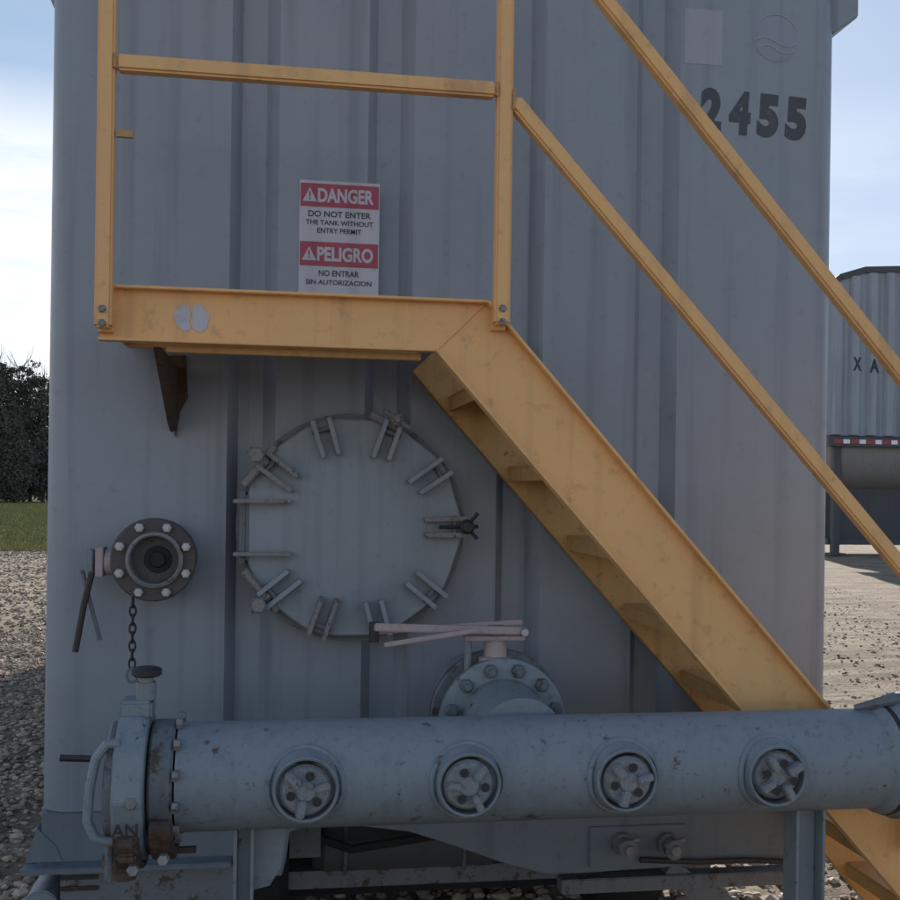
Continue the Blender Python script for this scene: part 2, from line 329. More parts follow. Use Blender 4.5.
# ------------------------------------------------------------------ the frac tank
HW = 1.22
ZB = .46                                             # underside of the body
zflare = at(838, 26, 0).z
tank = thing('frac_tank', 'big grey steel fluid tank with ribbed end wall, round hatch and number 2455', 'tank', (0, 0, 0))
groove_px = [252, 388, 520, 655]
def sec(z, y0=0.0, rad=.085, zdepth=True):
    """front outline of the body at one height, left to right: rounded corner, panels, folded grooves, rounded corner"""
    pts = []
    for k in range(7):
        a = R(90*k/6); pts.append((-HW+rad-rad*math.cos(a), y0+rad-rad*math.sin(a), z))
    for px in groove_px:
        x = at(px, 480, 0).x
        pts += [(x-.074, y0, z), (x-.044, y0+.046, z), (x+.028, y0+.046, z), (x+.066, y0, z)]
    for k in range(7):
        a = R(90*k/6); pts.append((HW-rad+rad*math.sin(a), y0+rad-rad*math.cos(a), z))
    return [Vector(p) for p in pts]
LEN = 11.5
zseam = at(450, 800, 0).z
b = MB()
prof = []
for z in (zseam, zflare+.20):
    s_ = sec(z); s_ += [Vector((HW, LEN, z)), Vector((-HW, LEN, z))]; prof.append(s_)
n = len(prof[0])
b.add(prof[0]+prof[1], [(i, (i+1) % n, n+(i+1) % n, n+i) for i in range(n)] + [list(range(n))[::-1]])
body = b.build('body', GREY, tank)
# roof: the wall flares out under the rim, then the rim band
fl = .085
lo_ = [(-HW, 0), (HW, 0), (HW, LEN), (-HW, LEN)]; 
b = MB()
def rect(e, z): return [(-HW-e, .0, z), (HW+e, .0, z), (HW+e, LEN, z), (-HW-e, LEN, z)]
for s_ in (-1, 1):
    X = s_*HW
    MB().prism([(X-s_*.02, .05, zflare), (X+s_*.001, .05, zflare), (X+s_*fl, .05, zflare+.060), (X+s_*fl, .05, zflare+.20), (X-s_*.02, .05, zflare+.205)], (0, LEN-.05, 0)).build('roof_rim', GREY, tank, bevel=.004)
MB().box((-HW-fl+.01, .02, zflare+.2055), (HW+fl-.01, LEN, zflare+.22)).build('roof', GREY, tank, bevel=.003)
# lower apron with the wheel arch, set just behind the manifold pipe
ap = [at(42, 798).copy(), at(832, 798).copy(), at(832, 866).copy()]
for px, py in ((832, 862), (700, 865), (600, 872), (545, 874), (500, 862), (455, 846), (410, 832), (360, 826), (310, 826), (290, 832), (286, 860), (282, 876), (42, 872)):
    p = at(px, py); ap.append(p)
ap = [ap[0], ap[1]] + ap[3:]
ap[0].x = -HW+.01; ap[-1].x = -HW+.01; ap[1].x = HW-.01; ap[2].x = HW-.01; ap[0].z = ap[1].z = zseam-.002
ap = [Vector((p.x, .0, p.z)) for p in ap]
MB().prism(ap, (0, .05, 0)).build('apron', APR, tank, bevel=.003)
zb = at(60, 872).z
for s_, nm in ((-1, 'side_skirt'), (1, 'side_skirt')):
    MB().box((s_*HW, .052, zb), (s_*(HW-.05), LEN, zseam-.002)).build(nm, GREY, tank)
# flared lip at the lower left corner and the ledge along the left of the base
zl = at(40, 828).z; p0 = at(20, 872, -.06)
MB().prism([(-HW-.001, -.004, zl), (p0.x, -.004, p0.z+.006), (-HW+.07, -.004, p0.z+.006), (-HW+.05, -.004, zl-.05)], (0, .4, 0)).build('corner_lip', APR, tank)
pl, pr = at(24, 868, -.05), at(232, 862, -.05)
MB().box((p0.x, -.062, p0.z-.012), (at(232, 870).x, -.002, p0.z+.004)).build('base_ledge', APR, tank, bevel=.003)
zk = p0.z
bb = MB(); x0, x1 = at(62, 880).x, at(236, 880).x
bb.box((x0, -.03, zk-.13), (x1, .35, zk-.014))
bb.build('skid_beam', DGREY, tank, bevel=.004)
for a_, c_ in ((62, 80), (60, 98)):
    pass
for yy in (878, 889):
    q0, q1 = at(60, yy, -.032), at(98, yy, -.032)
    MB().box((q0.x, -.036, q0.z-.006), (q1.x, -.028, q0.z+.006)).build('step_slot', IRON, tank)
MB().tube([at(40, 897, -.03)+Vector((0, 0, -.03)), at(40, 897, -.03)+Vector((0, .5, -.03))], .048, 20).build('bumper_tube', PGREY, tank, bevel=.004)
# underframe, axle and wheels in the dark below
MB().lathe((-.42, .55, .37), (1, 0, 0), [(0, .02), (.0, .09), (.04, .125), (.62, .125), (.66, .09), (.66, .02)], 28).build('air_tank', TDARK, tank)
for x in (-.31, .10): MB().tube([(x, .55+.131*math.cos(a), .37+.131*math.sin(a)) for a in [R(20*i) for i in range(18)]], .007, 6, closed=True).build('tank_strap', DGREY, tank)
MB().tube([(-.55, .35, .50), (-.3, .30, .42), (.1, .33, .46), (.5, .30, .40), (.75, .4, .5)], .016, 8).build('air_hose', BLACKR, tank)
for x in (-.62, .72): MB().lathe((x-.12, .72, .40), (1, 0, 0), [(0, .20), (.0, .33), (.03, .37), (.12, .38), (.21, .37), (.24, .33), (.24, .20)], 40).build('tyre', BLACKR, tank)
for x in (-.45, .45): MB().box((x-.05, .3, zseam-.26), (x+.05, LEN-.2, zseam-.002)).build('frame_rail', DGREY, tank)
MB().box((-1.165, .95, .03), (1.165, .98, zseam-.27)).build('shade_panel', BLACKR, tank)  # dark panel added to keep the wheel arch opening dark
MB().box((-1.0, .45, .24), (1.0, .53, .30)).build('cross_member', DGREY, tank)
for y in (1.7, 2.95):
    ax = MB().tube([(-1.15, y, .5), (1.15, y, .5)], .055, 16).build('axle', DGREY, tank)
    for x in (-1.02, -.72, .72, 1.02):
        t_ = MB().lathe((x-.12, y, .5), (1, 0, 0), [(0, .30), (.0, .44), (.03, .49), (.12, .505), (.21, .49), (.24, .44), (.24, .30)], 40).build('tyre', BLACKR, tank)
        MB().lathe((x-.10, y, .5), (1, 0, 0), [(0, .29), (.05, .2), (.14, .2), (.2, .29)], 24).build('rim', ZINC, t_)
# lower frame seen right of the arch
f0, f1 = at(560, 877, .08), at(835, 874, .08)
MB().box((f0.x, .06, f0.z-.05), (HW, .12, f0.z-.004)).build('sill_beam', DGREY, tank, bevel=.003)
MB().bar(at(665, 868, .1), at(770, 935, .1), .07, .05).build('diagonal_brace', DGREY, tank)
MB().tube([at(640, 860, -.03), at(700, 862, -.03), at(745, 860, -.03), at(790, 862, -.03)], .009, 8).build('grab_rod', IRON, tank)
MB().box((at(590, 820, -.01).x, -.012, at(600, 866).z), (at(686, 820, -.01).x, -.001, at(600, 826).z)).build('fitting_plate', APR, tank, bevel=.002)
for px in (622, 667):
    c = at(px, 843, -.02); m_ = MB().lathe(c, (0, -1, 0), [(0, .034), (.02, .034), (.02, .024), (.05, .024), (.05, .03), (.07, .03)], 18)
    v_ = m_.build('drain_fitting', DGREY, tank)
    MB().lathe(c+Vector((0, -.0702, 0)), (0, -1, 0), [(0, .018), (.014, .016)], 6).build('plug', CAP, v_)
    MB().bar(c+Vector((-.03, -.06, .012)), c+Vector((.034, -.06, .03)), .01, .012).build('plug_bar', CAP, v_)
# gusset bracket under the platform (rusty wedge) and small tabs
q = [at(158, 352, -.02), at(184, 352, -.02), at(186, 412, -.02), at(176, 420, -.02), at(172, 437, -.02), at(166, 405, -.02)]
# side ribs (only seen from a step to the side)
r_ = MB().box((-HW-.05, .9, zseam), (-HW-.001, 1.0, zflare-.01)).build('side_rib', GREY, tank)
copies(r_, tank, [(0, .95*k, 0) for k in range(1, 11)])
r_ = MB().box((HW+.001, .9, zseam), (HW+.05, 1.0, zflare-.01)).build('side_rib', GREY, tank)
copies(r_, tank, [(0, .95*k, 0) for k in range(1, 11)])
# stencilled number, faded sticker, faded round emblem
nx0, nx1 = 700, 808
xs_ = [(711, 110, '2'), (740, 113, '4'), (768, 116, '5'), (796, 119, '5')]
for px, py, ch in xs_:
    p = at(px, py, 0); text('number_digit', ch, (p.x, -.0008, p.z), .140, INK, tank, width=.072, ext=.0003, bold=.06, tilt=-.05)
p0_, p1_ = at(685, 8), at(722, 66)
MB().box((p0_.x, -.0012, p1_.z), (p1_.x, -.0005, p0_.z)).build('faded_sticker', FADE, tank)
c = at(776, 38)
em = MB()
em.lathe(c+Vector((0, -.0005, 0)), (0, -1, 0), [(0, .072), (.0004, .072)], 40)
em = em.build('round_emblem', FADE2, tank)
MB().tube([c+Vector((.075*math.cos(a), -.0006, .075*math.sin(a))) for a in [R(x) for x in range(20, 330, 15)]], .0022, 6).build('emblem_ring', FADE, em)
for k, (dz, wd) in enumerate(((-.012, .06), (-.036, .052))):
    MB().tube([c+Vector((x*wd*1.2, -.0006, dz-.012*math.sin(x*3.1))) for x in [(-1+i/8) for i in range(17)]], .0035, 6).build('emblem_wave', FADE, em)

# ------------------------------------------------------------------ hatch (manhole cover and its clamps)
HC = at(353, 528, -.12); HR = .318
hatch = MB().lathe((HC.x, -.0, HC.z), (0, -1, 0), [(-.05, HR*.95), (.079, HR*.95)], 64).build('hatch_neck', IRON, tank)
MB().lathe((HC.x, -.058, HC.z), (0, -1, 0), [(0, HR*.935), (0, HR*1.05), (.014, HR*1.05), (.014, HR*.9)], 64).build('flange_ring', DGREY, hatch)
cov = []
b = MB(); seg = 80; rings = [(-.084, 1.0), (-.100, 1.0), (-.106, .985), (-.1065, .80), (-.114, .74), (-.126, .5), (-.130, .25), (-.131, .01)]
vs_ = []
for y_, rr in rings:
    for k in range(seg):
        th = 2*math.pi*k/seg; wob = 1+.012*math.cos(th*10)*(1 if rr > .9 else 0); vs_.append((HC.x+HR*rr*wob*math.cos(th), y_, HC.z+HR*rr*wob*math.sin(th)))
b.add(vs_, [(i*seg+k, i*seg+(k+1) % seg, (i+1)*seg+(k+1) % seg, (i+1)*seg+k) for i in range(len(rings)-1) for k in range(seg)] + [list(range(seg)), [(len(rings)-1)*seg+k for k in range(seg)]])
cover = b.build('hatch_cover', LID, tank)
def polar(th, r, y): return Vector((HC.x+r*math.cos(th), y, HC.z+r*math.sin(th)))
def clampm(deg, state, st_i=0):
    deg += random.uniform(-2.5, 2.5); th = R(deg); t = Vector((-math.sin(th), 0, math.cos(th))); e = Vector((math.cos(th), 0, math.sin(th)))
    m_ = MB()
    for s_ in (-1, 1):
        m_.bar(polar(th, HR*random.uniform(.64, .70), -.126)+t*s_*.022, polar(th, HR*random.uniform(1.01, 1.06), -.126)+t*s_*random.uniform(.019, .026), .0135, .044, up=(0, 1, 0))
    m_.build('clamp_lug', CAP if st_i % 2 else LID, cover, bevel=.0015)
    m_ = MB().tube([polar(th, HR*.93, -.13)-t*.032, polar(th, HR*.93, -.13)+t*.032], .007, 8); m_.build('clamp_pin', DGREY, cover)
    m_ = MB()
    if state == 'bolt':                       # swing bolt standing between its lugs with its wing nut
        m_.tube([polar(th, HR*1.06, -.02), polar(th, HR*1.05, -.185)], .0085, 10)
        hexnut(m_, polar(th, HR*1.05, -.15), (0, -1, 0), .02, .02)
        m_.tube([polar(th, HR*1.05, -.176)+t*.045+e*.01, polar(th, HR*1.05, -.168), polar(th, HR*1.05, -.176)-t*.045-e*.01], .007, 8)
        m_.build('wing_bolt', CAP, cover)
    elif state == 'swung':                    # bolt fallen outwards, hanging off the flange
        m_.tube([polar(th, HR*.95, -.13), polar(th, HR*1.17, -.12)], .011, 10); hexnut(m_, polar(th, HR*1.08, -.155), (0, -1, 0), .024, .02)
        m_.tube([polar(th, HR*1.0, -.11)+t*.05, polar(th, HR*1.0, -.11)-t*.05], .012, 10)
        m_.build('wing_bolt', CAP, cover)
    elif state == 'rod':
        m_.tube([polar(th, HR*.78, -.142), polar(th, HR*1.14, -.142)], .0055, 8)
        m_.lathe(polar(th, HR*1.03, -.150), (0, -1, 0), [(0, .022), (.012, .022), (.02, .014)], 12)
        m_.tube([polar(th, HR*1.04, -.155)+t*.04+e*.03, polar(th, HR*1.03, -.15), polar(th, HR*1.06, -.155)-t*.035+e*.02], .006, 8)
        m_.build('wing_bolt', IRON, cover)
for deg, st in ((1, 'rod'), (36, ''), (70, 'bolt'), (106, ''), (143, 'swung'), (218, 'swung'), (253, ''), (288, ''), (322, '')):
    clampm(deg, st, int(deg))
# the T-handle of the two left clamps and the pair of hinge bars
for deg in (147, 214, 70):
    th = R(deg); t = Vector((-math.sin(th), 0, math.cos(th))); e = Vector((math.cos(th), 0, math.sin(th)))
    s_ = 1 if deg < 180 else -1
    MB().tube([polar(th, HR*.99, -.125)-t*s_*.03, polar(th, HR*1.02, -.125)+t*s_*.07], .013, 10).build('tee_handle', CAP, cover)
for py in (501, 554):
    a_, c_ = at(233, py, -.14), at(291, py, -.14)
    MB().bar(a_, c_, .011, .03).build('hinge_bar', CAP, cover, bevel=.002)
a_ = at(247, 495, -.10); c_ = at(247, 560, -.10)
MB().tube([a_, c_], .009, 10).build('hinge_pin', DGREY, cover)
MB().box((a_.x-.02, -.11, c_.z-.01), (a_.x-.004, -.002, a_.z+.01)).build('hinge_plate', DGREY, hatch)

# ------------------------------------------------------------------ danger sign stuck on the tank
sx0, sx1 = at(299, 240).x, at(379, 240).x; zt, zbm = at(339, 182).z, at(339, 300).z
sign = thing('danger_sign', 'red and white danger and peligro safety sticker on the grey tank wall above the platform', 'sign', ((sx0+sx1)/2, 0, (zt+zbm)/2))
YS = -.003
SH = zt-zbm
MB().box((sx0, YS, zbm), (sx1, -.0006, zt)).build('sign_face', SWHITE, sign)
def sy_(py): return zt-(py-182)/(300-182)*SH
cxs = (sx0+sx1)/2; wS = sx1-sx0
for y0_, y1_, word in ((185, 208, 'DANGER'), (243, 267, 'PELIGRO')):
    hd = MB().box((sx0+.003, YS-.0012, sy_(y1_)), (sx1-.003, YS-.0001, sy_(y0_))).build('red_header', SRED, sign)
    zc = (sy_(y0_)+sy_(y1_))/2
    text('heading', word, (cxs+.018, YS-.0016, zc), .043, SWHITE, hd, width=wS*.70, ext=.0004, bold=.035)
    tx = sx0+.030
    MB().prism([(tx-.021, YS-.0013, zc-.02), (tx+.021, YS-.0013, zc-.02), (tx, YS-.0013, zc+.022)], (0, -.0006, 0)).build('warning_triangle', SWHITE, hd)
    text('exclamation_mark', '!', (tx, YS-.0022, zc-.002), .026, SRED, hd, ext=.0002, bold=.02)
for py, body_, wf, h in ((215, 'DO NOT ENTER', .78, .018), (223.5, 'THE TANK WITHOUT', .84, .0145), (231.5, 'ENTRY PERMIT', .55, .0145),
                         (274, 'NO ENTRAR', .5, .018), (283, 'SIN AUTORIZACION', .82, .0145)):
    text('sign_line', body_, (cxs, YS-.0008, sy_(py)), h, INK2, sign, width=wS*wf, ext=.0004, bold=.012)

# ------------------------------------------------------------------ platform and stairs
YN, YF = -.52, -.07
st = thing('access_stairs', 'ochre yellow steel platform and stair flight with handrails across the tank end', 'stairs', (0, YN, 0))
def chan(mb, p, q, p2, q2, y, th=.008, fl_=.032, sgn=-1):
    """channel section: web between edge p-q (upper) and p2-q2 (lower), two flanges standing out"""
    P = [Vector((v.x, y, v.z)) for v in (p, q, q2, p2)]
    mb.prism(P, (0, -sgn*th, 0))
    for a, b_, s in ((P[0], P[1], -1), (P[3], P[2], 1)):
        d = (b_-a).normalized(); nrm = Vector((-d.z, 0, d.x))
        if (P[3]-P[0]).dot(nrm) * (-s) < 0: nrm = -nrm
        inn = nrm*.007*( 1)
        pts = [a, b_, b_+inn, a+inn]
        mb.prism([v+Vector((0, sgn*.0005, 0)) for v in pts], (0, sgn*fl_, 0))
    return mb
# fascia: horizontal in the world, taken from the middle of its edges
z_top, z_bot = at(300, 294, YN).z, at(300, 348, YN).z
xl, xr_t, xr_b = at(100, 318, YN).x, at(487, 303, YN).x, at(434, 347, YN).x
kt = Vector((xr_t, YN, z_top)); kb = Vector((xr_b, YN, z_bot))
# stair slope
e0, e1 = at(487, 303, YN), at(835, 718, YN); sl = (e1.z-e0.z)/(e1.x-e0.x)
def along(p, x): return Vector((x, YN, p.z+sl*(x-p.x)))
xe_t = kt.x + (0.0-kt.z)/sl; xe_b = kb.x + (0.0-kb.z)/sl
for nm, y, sg in (('near', YN, -1), ('far', YF, 1)):
    m_ = MB(); z_b0 = z_bot; z_bot = z_bot+(.045 if sg > 0 else 0)
    m_.prism([Vector((xl, y, z_bot)), Vector((kb.x, y, z_bot)), Vector((kt.x, y, z_top)), Vector((xl, y, z_top))], (0, .008, 0))
    for z in (z_top-.007, z_bot):
        xx = kt.x-.002 if z > z_bot+.01 else kb.x
        m_.box((xl, y-.030 if sg < 0 else y+.008, z), (xx, y-.0005 if sg < 0 else y+.036, z+.007))
    m_.build('platform_channel', YEL, st, bevel=.0012); z_bot = z_b0
    m_ = MB()
    tb = kt.copy(); bb_ = kb.copy()
    A, B, Cc, Dd = Vector((kb.x+.001, y, kb.z)), Vector((kt.x+.001, y, kt.z)), Vector((xe_t, y, 0.0)), Vector((xe_b, y, 0.0))
    m_.prism([A, B, Cc, Dd], (0, .008, 0))
    d = (Cc-B).normalized(); nn = Vector((d.z, 0, -d.x)); nn = nn if nn.z < 0 else -nn
    for a, c_, s in ((B, Cc, 1), (A, Dd, -1)):
        off = nn*.008*s
        m_.prism([a+Vector((0, -.0005 if sg < 0 else .0085, 0)), c_+Vector((0, -.0005 if sg < 0 else .0085, 0)), c_+off+Vector((0, -.0005 if sg < 0 else .0085, 0)), a+off+Vector((0, -.0005 if sg < 0 else .0085, 0))], (0, -.032 if sg < 0 else .03, 0))
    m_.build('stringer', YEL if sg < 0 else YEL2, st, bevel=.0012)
# end plate and deck bars
MB().box((xl-.002, YN+.0085, z_bot+.047), (xl+.006, YF-.0005, z_top-.002)).build('end_plate', YEL, st)
k = 0; x = xl+.03
bar_ = MB().box((x, YN+.0085, z_top-.034), (x+.006, YF-.0005, z_top-.003)).build('deck_bar', YEL2, st)
xs2 = []; xx = .03
while x+xx < kt.x-.06: xs2.append((xx, 0, 0)); xx += .03
copies(bar_, st, xs2)
for j in range(3):
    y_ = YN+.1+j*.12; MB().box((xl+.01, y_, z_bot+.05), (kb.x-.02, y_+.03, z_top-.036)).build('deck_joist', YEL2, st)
# lip under the front channel
MB().box((at(165, 350, YN).x, YN+.02, z_bot-.018), (kb.x-.03, YN+.05, z_bot-.0005)).build('support_angle', YEL2, st, bevel=.001)
# treads
rise = .205; nt_ = int((kt.z-.1)/rise); tm = None
for i in range(1, nt_+1):
    zt_ = z_top-rise*i
    xc = kt.x+(zt_-kt.z)/sl-.116
    m_ = MB().box((xc-.094, YN+.0085, zt_-.006), (xc+.100, YF-.0005, zt_)).box((xc+.094, YN+.0085, zt_-.045), (xc+.100, YF-.0005, zt_-.0065)).box((xc-.094, YN+.0085, zt_-.045), (xc-.088, YF-.0005, zt_-.0065))
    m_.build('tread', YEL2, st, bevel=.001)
# posts and rails (square tube)
YR = YN-.05
def rail(p, q, nm, wd=.038): return MB().bar(p, q, wd, wd, up=(0, 1, 0)).build(nm, YEL, st, bevel=.006)
pL = at(103.5, 328, YR); ptop = at(505, -119, YR).z
rail((pL.x, YR, pL.z), (pL.x, YR, ptop+.02), 'post', .040)
pR = at(501, 325, YR)
rail((pR.x, YR, pR.z), (pR.x, YR, ptop+.02), 'post', .040)
for px, z_ in ((103.5, z_bot+.05), (501, z_top-.045)):
    c = at(px, 310, YR); MB().box((c.x-.017, YR+.0235, z_-.03), (c.x+.017, YN-.0005, z_+.03)).build('post_clip', YEL, st)
zm = at(300, 77, YR).z
rail((pL.x+.023, YR, zm), (pR.x-.0235, YR, zm), 'mid_rail', .038)
rail((pL.x-.022, YR, ptop+.042), (pR.x+.02, YR, ptop+.042), 'top_rail', .038)
la, lb = at(512, 100, YR), at(900, 566, YR); sr = (lb.z-la.z)/(lb.x-la.x)
ua, ub = at(604, 0, YR), at(900, 374, YR); su = (ub.z-ua.z)/(ub.x-ua.x)
sm = (sr+su)/2
xend = 2.12
rail((pR.x+.024, YR, la.z-sr*(la.x-pR.x-.024)), (xend, YR, lb.z+sr*(xend-lb.x)), 'stair_mid_rail', .038)
xs_u = ua.x + (ptop+.02-ua.z)/su
rail((xs_u, YR, ptop+.02), (xend, YR, ub.z+su*(xend-ub.x)), 'stair_top_rail', .038)
xq = at(916, 500, YR).x
for xp in (xq, xend-.02):
    zt2 = ub.z+su*(xp-ub.x)-.02; zbb = max(.02, kt.z+sl*(xp-kt.x)-.14)
    rail((xp, YR, zbb), (xp, YR, zt2), 'post', .040)
for px, z_ in ((103.5, z_bot+.05), (501, z_top-.045)):
    c = at(px, 310, YR)
    for dz in (-.016, .018):
        m_ = MB(); hexnut(m_, (c.x, YR-.0192, z_+dz), (0, -1, 0), .0095, .008); m_.build('bolt', CAP, st)
def bead(cx_, cz_, h_, dx):
    m_ = MB(); pts = [(cx_+dx, YR-.0192, cz_-h_/2+h_*i/8+random.uniform(-.001, .001)) for i in range(9)]
    m_.tube(pts, [.0035+random.uniform(-.001, .0012) for _ in pts], 6); m_.build('weld_bead', YEL2, st)
bead(pL.x+.021, zm, .036, 0); bead(pR.x-.021, zm, .036, 0); bead(pR.x+.0215, la.z-sr*(la.x-pR.x-.024), .05, 0)
for k in range(1):
    pts = [kb+(kt-kb)*(i/14)+Vector((random.uniform(-.001, .001), -.001, 0)) for i in range(15)]
    MB().tube(pts, [.0035+random.uniform(-.0008, .0012) for _ in pts], 6).build('weld_bead', YEL, st)
# paint splat sticker on the fascia, little tab on the left post
c = at(191, 319, YN)
b = MB()
for cx_, w_, h_ in ((-.018, .019, .034), (.020, .020, .036)):
    pts = [(c.x+cx_+w_*math.cos(a)*(1+.22*math.sin(3*a+cx_*90)+.12*math.sin(7*a)), YN-.0012, c.z+.002+h_*math.sin(a)*(1+.12*math.cos(2*a+1))) for a in [R(10*i) for i in range(36)]]
    b.prism(pts, (0, -.0008, 0))
b.build('white_sticker', SWHITE, st, label='white two-lobed paint mark on the platform edge')
c = at(121, 130, YR); MB().box((pL.x+.0235, YR-.008, c.z-.018), (c.x+.028, YR+.004, c.z-.002)).build('latch_tab', YEL2, st)
# bracket between platform and wall
MB().prism([Vector((at(160, 352, -.3).x, YN+.06, z_bot-.002)), Vector((at(160, 352, -.3).x, -.003, z_bot-.002)), Vector((at(160, 352, -.3).x, -.003, z_bot-.19)), Vector((at(160, 352, -.3).x, -.08, z_bot-.17))], (.02, 0, 0)).build('bracket', RUSTY, st)
q = [at(166, 356, -.004), at(186, 356, -.004), at(188, 398, -.004), at(180, 412, -.004), at(176, 437, -.004), at(171, 424, -.004)]
MB().prism([Vector((v.x, -.014, v.z)) for v in q], (0, .012, 0)).build('rust_plate', RUSTY, tank)

# ------------------------------------------------------------------ manifold pipe across the front
YP = -.70
cl, cr_ = at(210, 775, YP), at(830, 764, YP); zp = (cl.z+cr_.z)/2 + .006; PR = .123
XL, XR = at(179, 775, YP).x, at(868, 765, YP).x
mani = thing('manifold_pipe', 'thick horizontal grey pipe with four capped ports along its front', 'pipe', ((XL+XR)/2, YP, zp))
MB().lathe((XL, YP, zp), (1, 0, 0), [(0, PR*.9), (0, PR), (.02, PR), (XR-XL, PR), (XR-XL, PR*.9)], 64).build('pipe_body', PGREY, mani)
for px in (306, 470, 628, 779):
    # port tips sit 0.15 m before the pipe axis
    x = at(px, 785, YP-.15).x; c = Vector((x, YP, zp))
    port = MB().lathe((x, YP-.09, zp), (0, -1, 0), [(0, .083), (.028, .080), (.036, .074), (.056, .0725), (.058, .070), (.056, .0655), (.020, .0645)], 40).build('port_collar', PGREY, mani)
    MB().tube([(x+.084*math.cos(a), YP-math.sqrt(max(0, PR*PR-(.084*math.sin(a))**2))-.002, zp+.084*math.sin(a)) for a in [2*math.pi*i/40 for i in range(40)]], .006, 6, closed=True).build('weld_bead', PGREY, port)
    rot = random.uniform(0, 1)
    MB().lathe((x, YP-.1101, zp), (0, -1, 0), [(0, .0642), (.002, .0642)], 32).build('gap_shade', IRON, port)  # dark disc that paints shade into the gap between cap and collar
    tx_, tz_ = random.uniform(-.002, .004), random.uniform(-.004, .001); dd = random.uniform(.100, .112)
    MB().lathe((x+tx_, YP-dd, zp+tz_), (random.uniform(-.05, .05), -1, random.uniform(-.05, .05)), [(0, .055), (.030, .057), (.040, .050), (.040, .024), (.048, .021), (.048, .008)], 32).build('cap', CAPG, port)
    nl = random.choice((3, 4, 3))
    for j in range(nl):
        a = rot+j*2*math.pi/nl; e = Vector((math.cos(a), 0, math.sin(a)))
        m_ = MB().bar(Vector((x, YP-.160, zp))+e*.020, Vector((x, YP-.160, zp))+e*random.uniform(.052, .06), random.uniform(.014, .022), .024); m_.build('cap_lug', CAPG, port, bevel=.003)
        a += math.pi/nl; e = Vector((math.cos(a), 0, math.sin(a)))
        MB().lathe(Vector((x, YP-.1575, zp))+e*.034, (0, -1, 0), [(0, .0105), (.0012, .0105)], 10).build('cap_hole', IRON, port)
# flange ring and end of the pipe on the left
def ringx(x0, x1, r, nm, mt, par, rin=None, bev=.003, seg=48): return MB().lathe((x0, YP, zp), (1, 0, 0), [(0, r-.006), (.006, r), (x1-x0-.006, r), (x1-x0, r-.006)], seg).build(nm, mt, par)
xa, xb = at(153, 775, YP).x, at(177, 775, YP).x
ringx(xa, xb, PR*1.06, 'end_flange', DGREY, mani)
for k in range(12):
    a = R(15+30*k); y_, z_ = YP+.118*math.cos(a)*1.13, zp+.118*math.sin(a)*1.13
    m_ = MB(); hexnut(m_, (xb+.001, y_, z_), (1, 0, 0), .013, .014); m_.build('flange_nut', CAP, mani)
# chipped paint marks low relief are left to the paint; supports
for px, wd in ((244, .046), (803, .078)):
    x = at(px, 860, YP+.02).x
    m_ = MB().box((x-wd/2, YP-.02, 0), (x-wd/2+.008, YP+.05, zp-PR*.96)).box((x-wd/2+.0085, YP+.02, 0), (x+wd/2-.0085, YP+.028, zp-PR*.98)).box((x+wd/2-.008, YP-.02, 0), (x+wd/2, YP+.05, zp-PR*.96))
    m_.build('support_leg', PGREY, mani, bevel=.0015)
x = at(268, 850, YP+.02).x
MB().prism([(x-.035, YP+.03, zp-PR*.93), (x+.045, YP+.03, zp-PR*.93), (x+.03, YP+.03, zp-.23), (x+.005, YP+.03, zp-.27), (x-.035, YP+.03, zp-.28)], (0, .01, 0)).build('support_gusset', PGREY, mani)
MB().bar((x-.03, YP+.055, zp-.24), (x-.03, -.002, zp-.24), .05, .05).build('support_arm', DGREY, mani)
MB().bar((at(803, 860, YP+.1).x, YP+.055, zp-.26), (at(803, 860, YP+.1).x, -.002, zp-.26), .05, .05).build('support_arm', DGREY, mani)
# right end: grooved coupling and elbow end
x0, x1 = at(862, 760, YP).x, at(925, 760, YP).x
el = MB().lathe((XR-.004, YP, zp), (1, 0, 0), [(0, PR*1.0), (.012, PR*1.1), (.05, PR*1.16), (.055, PR*1.22), (.16, PR*1.24), (.165, PR*1.12), (.21, PR*1.1), (.21, PR*.8), (.1, PR*.78)], 48).build('end_coupling', PGREY, mani)
MB().lathe((XR+.022, YP, zp), (1, 0, 0), [(0, PR*1.13), (.006, PR*1.152), (.012, PR*1.145)], 48).build('coupling_gap', IRON, el)
m_ = MB().tube([(XR-.04, YP+.0, zp+PR*1.04), (XR+.0, YP-.02, zp+PR*1.14), (XR+.05, YP-.03, zp+PR*1.26), (XR+.12, YP-.03, zp+PR*1.30)], [.007, .012, .016, .014], 10); m_.build('coupling_latch', DGREY, el)
for k in range(3):
    a = R(60+110*k); m_ = MB(); hexnut(m_, (XR+.166, YP+.15*math.cos(a), zp+.15*math.sin(a)), (1, 0, 0), .016, .016); m_.build('coupling_nut', CAP, el)

# ------------------------------------------------------------------ end valve on the left of the pipe
xv0, xv1 = at(121, 780, YP).x, at(151, 780, YP).x
ev = thing('end_valve', 'grey wafer valve with rusty underside and closing cap at the left end of the manifold', 'valve', ((xv0+xv1)/2, YP, zp))
zc = zp-.012
ringv = MB()
ringv.lathe((xv0, YP, zc), (1, 0, 0), [(0, .165), (.004, .169), (xv1-xv0-.004, .169), (xv1-xv0, .165)], 10).build('valve_body', PGREY, ev, bevel=.004)
def arc(r0_, r1_, a0, a1, x0_, x1_, n_=10):
    m_ = MB(); o_ = []
    for i in range(n_+1): a = R(a0+(a1-a0)*i/n_); o_.append((x0_, YP+r1_*math.cos(a), zc+r1_*math.sin(a)))
    for i in range(n_, -1, -1): a = R(a0+(a1-a0)*i/n_); o_.append((x0_, YP+r0_*math.cos(a), zc+r0_*math.sin(a)))
    return m_.prism(o_, (x1_-x0_, 0, 0))
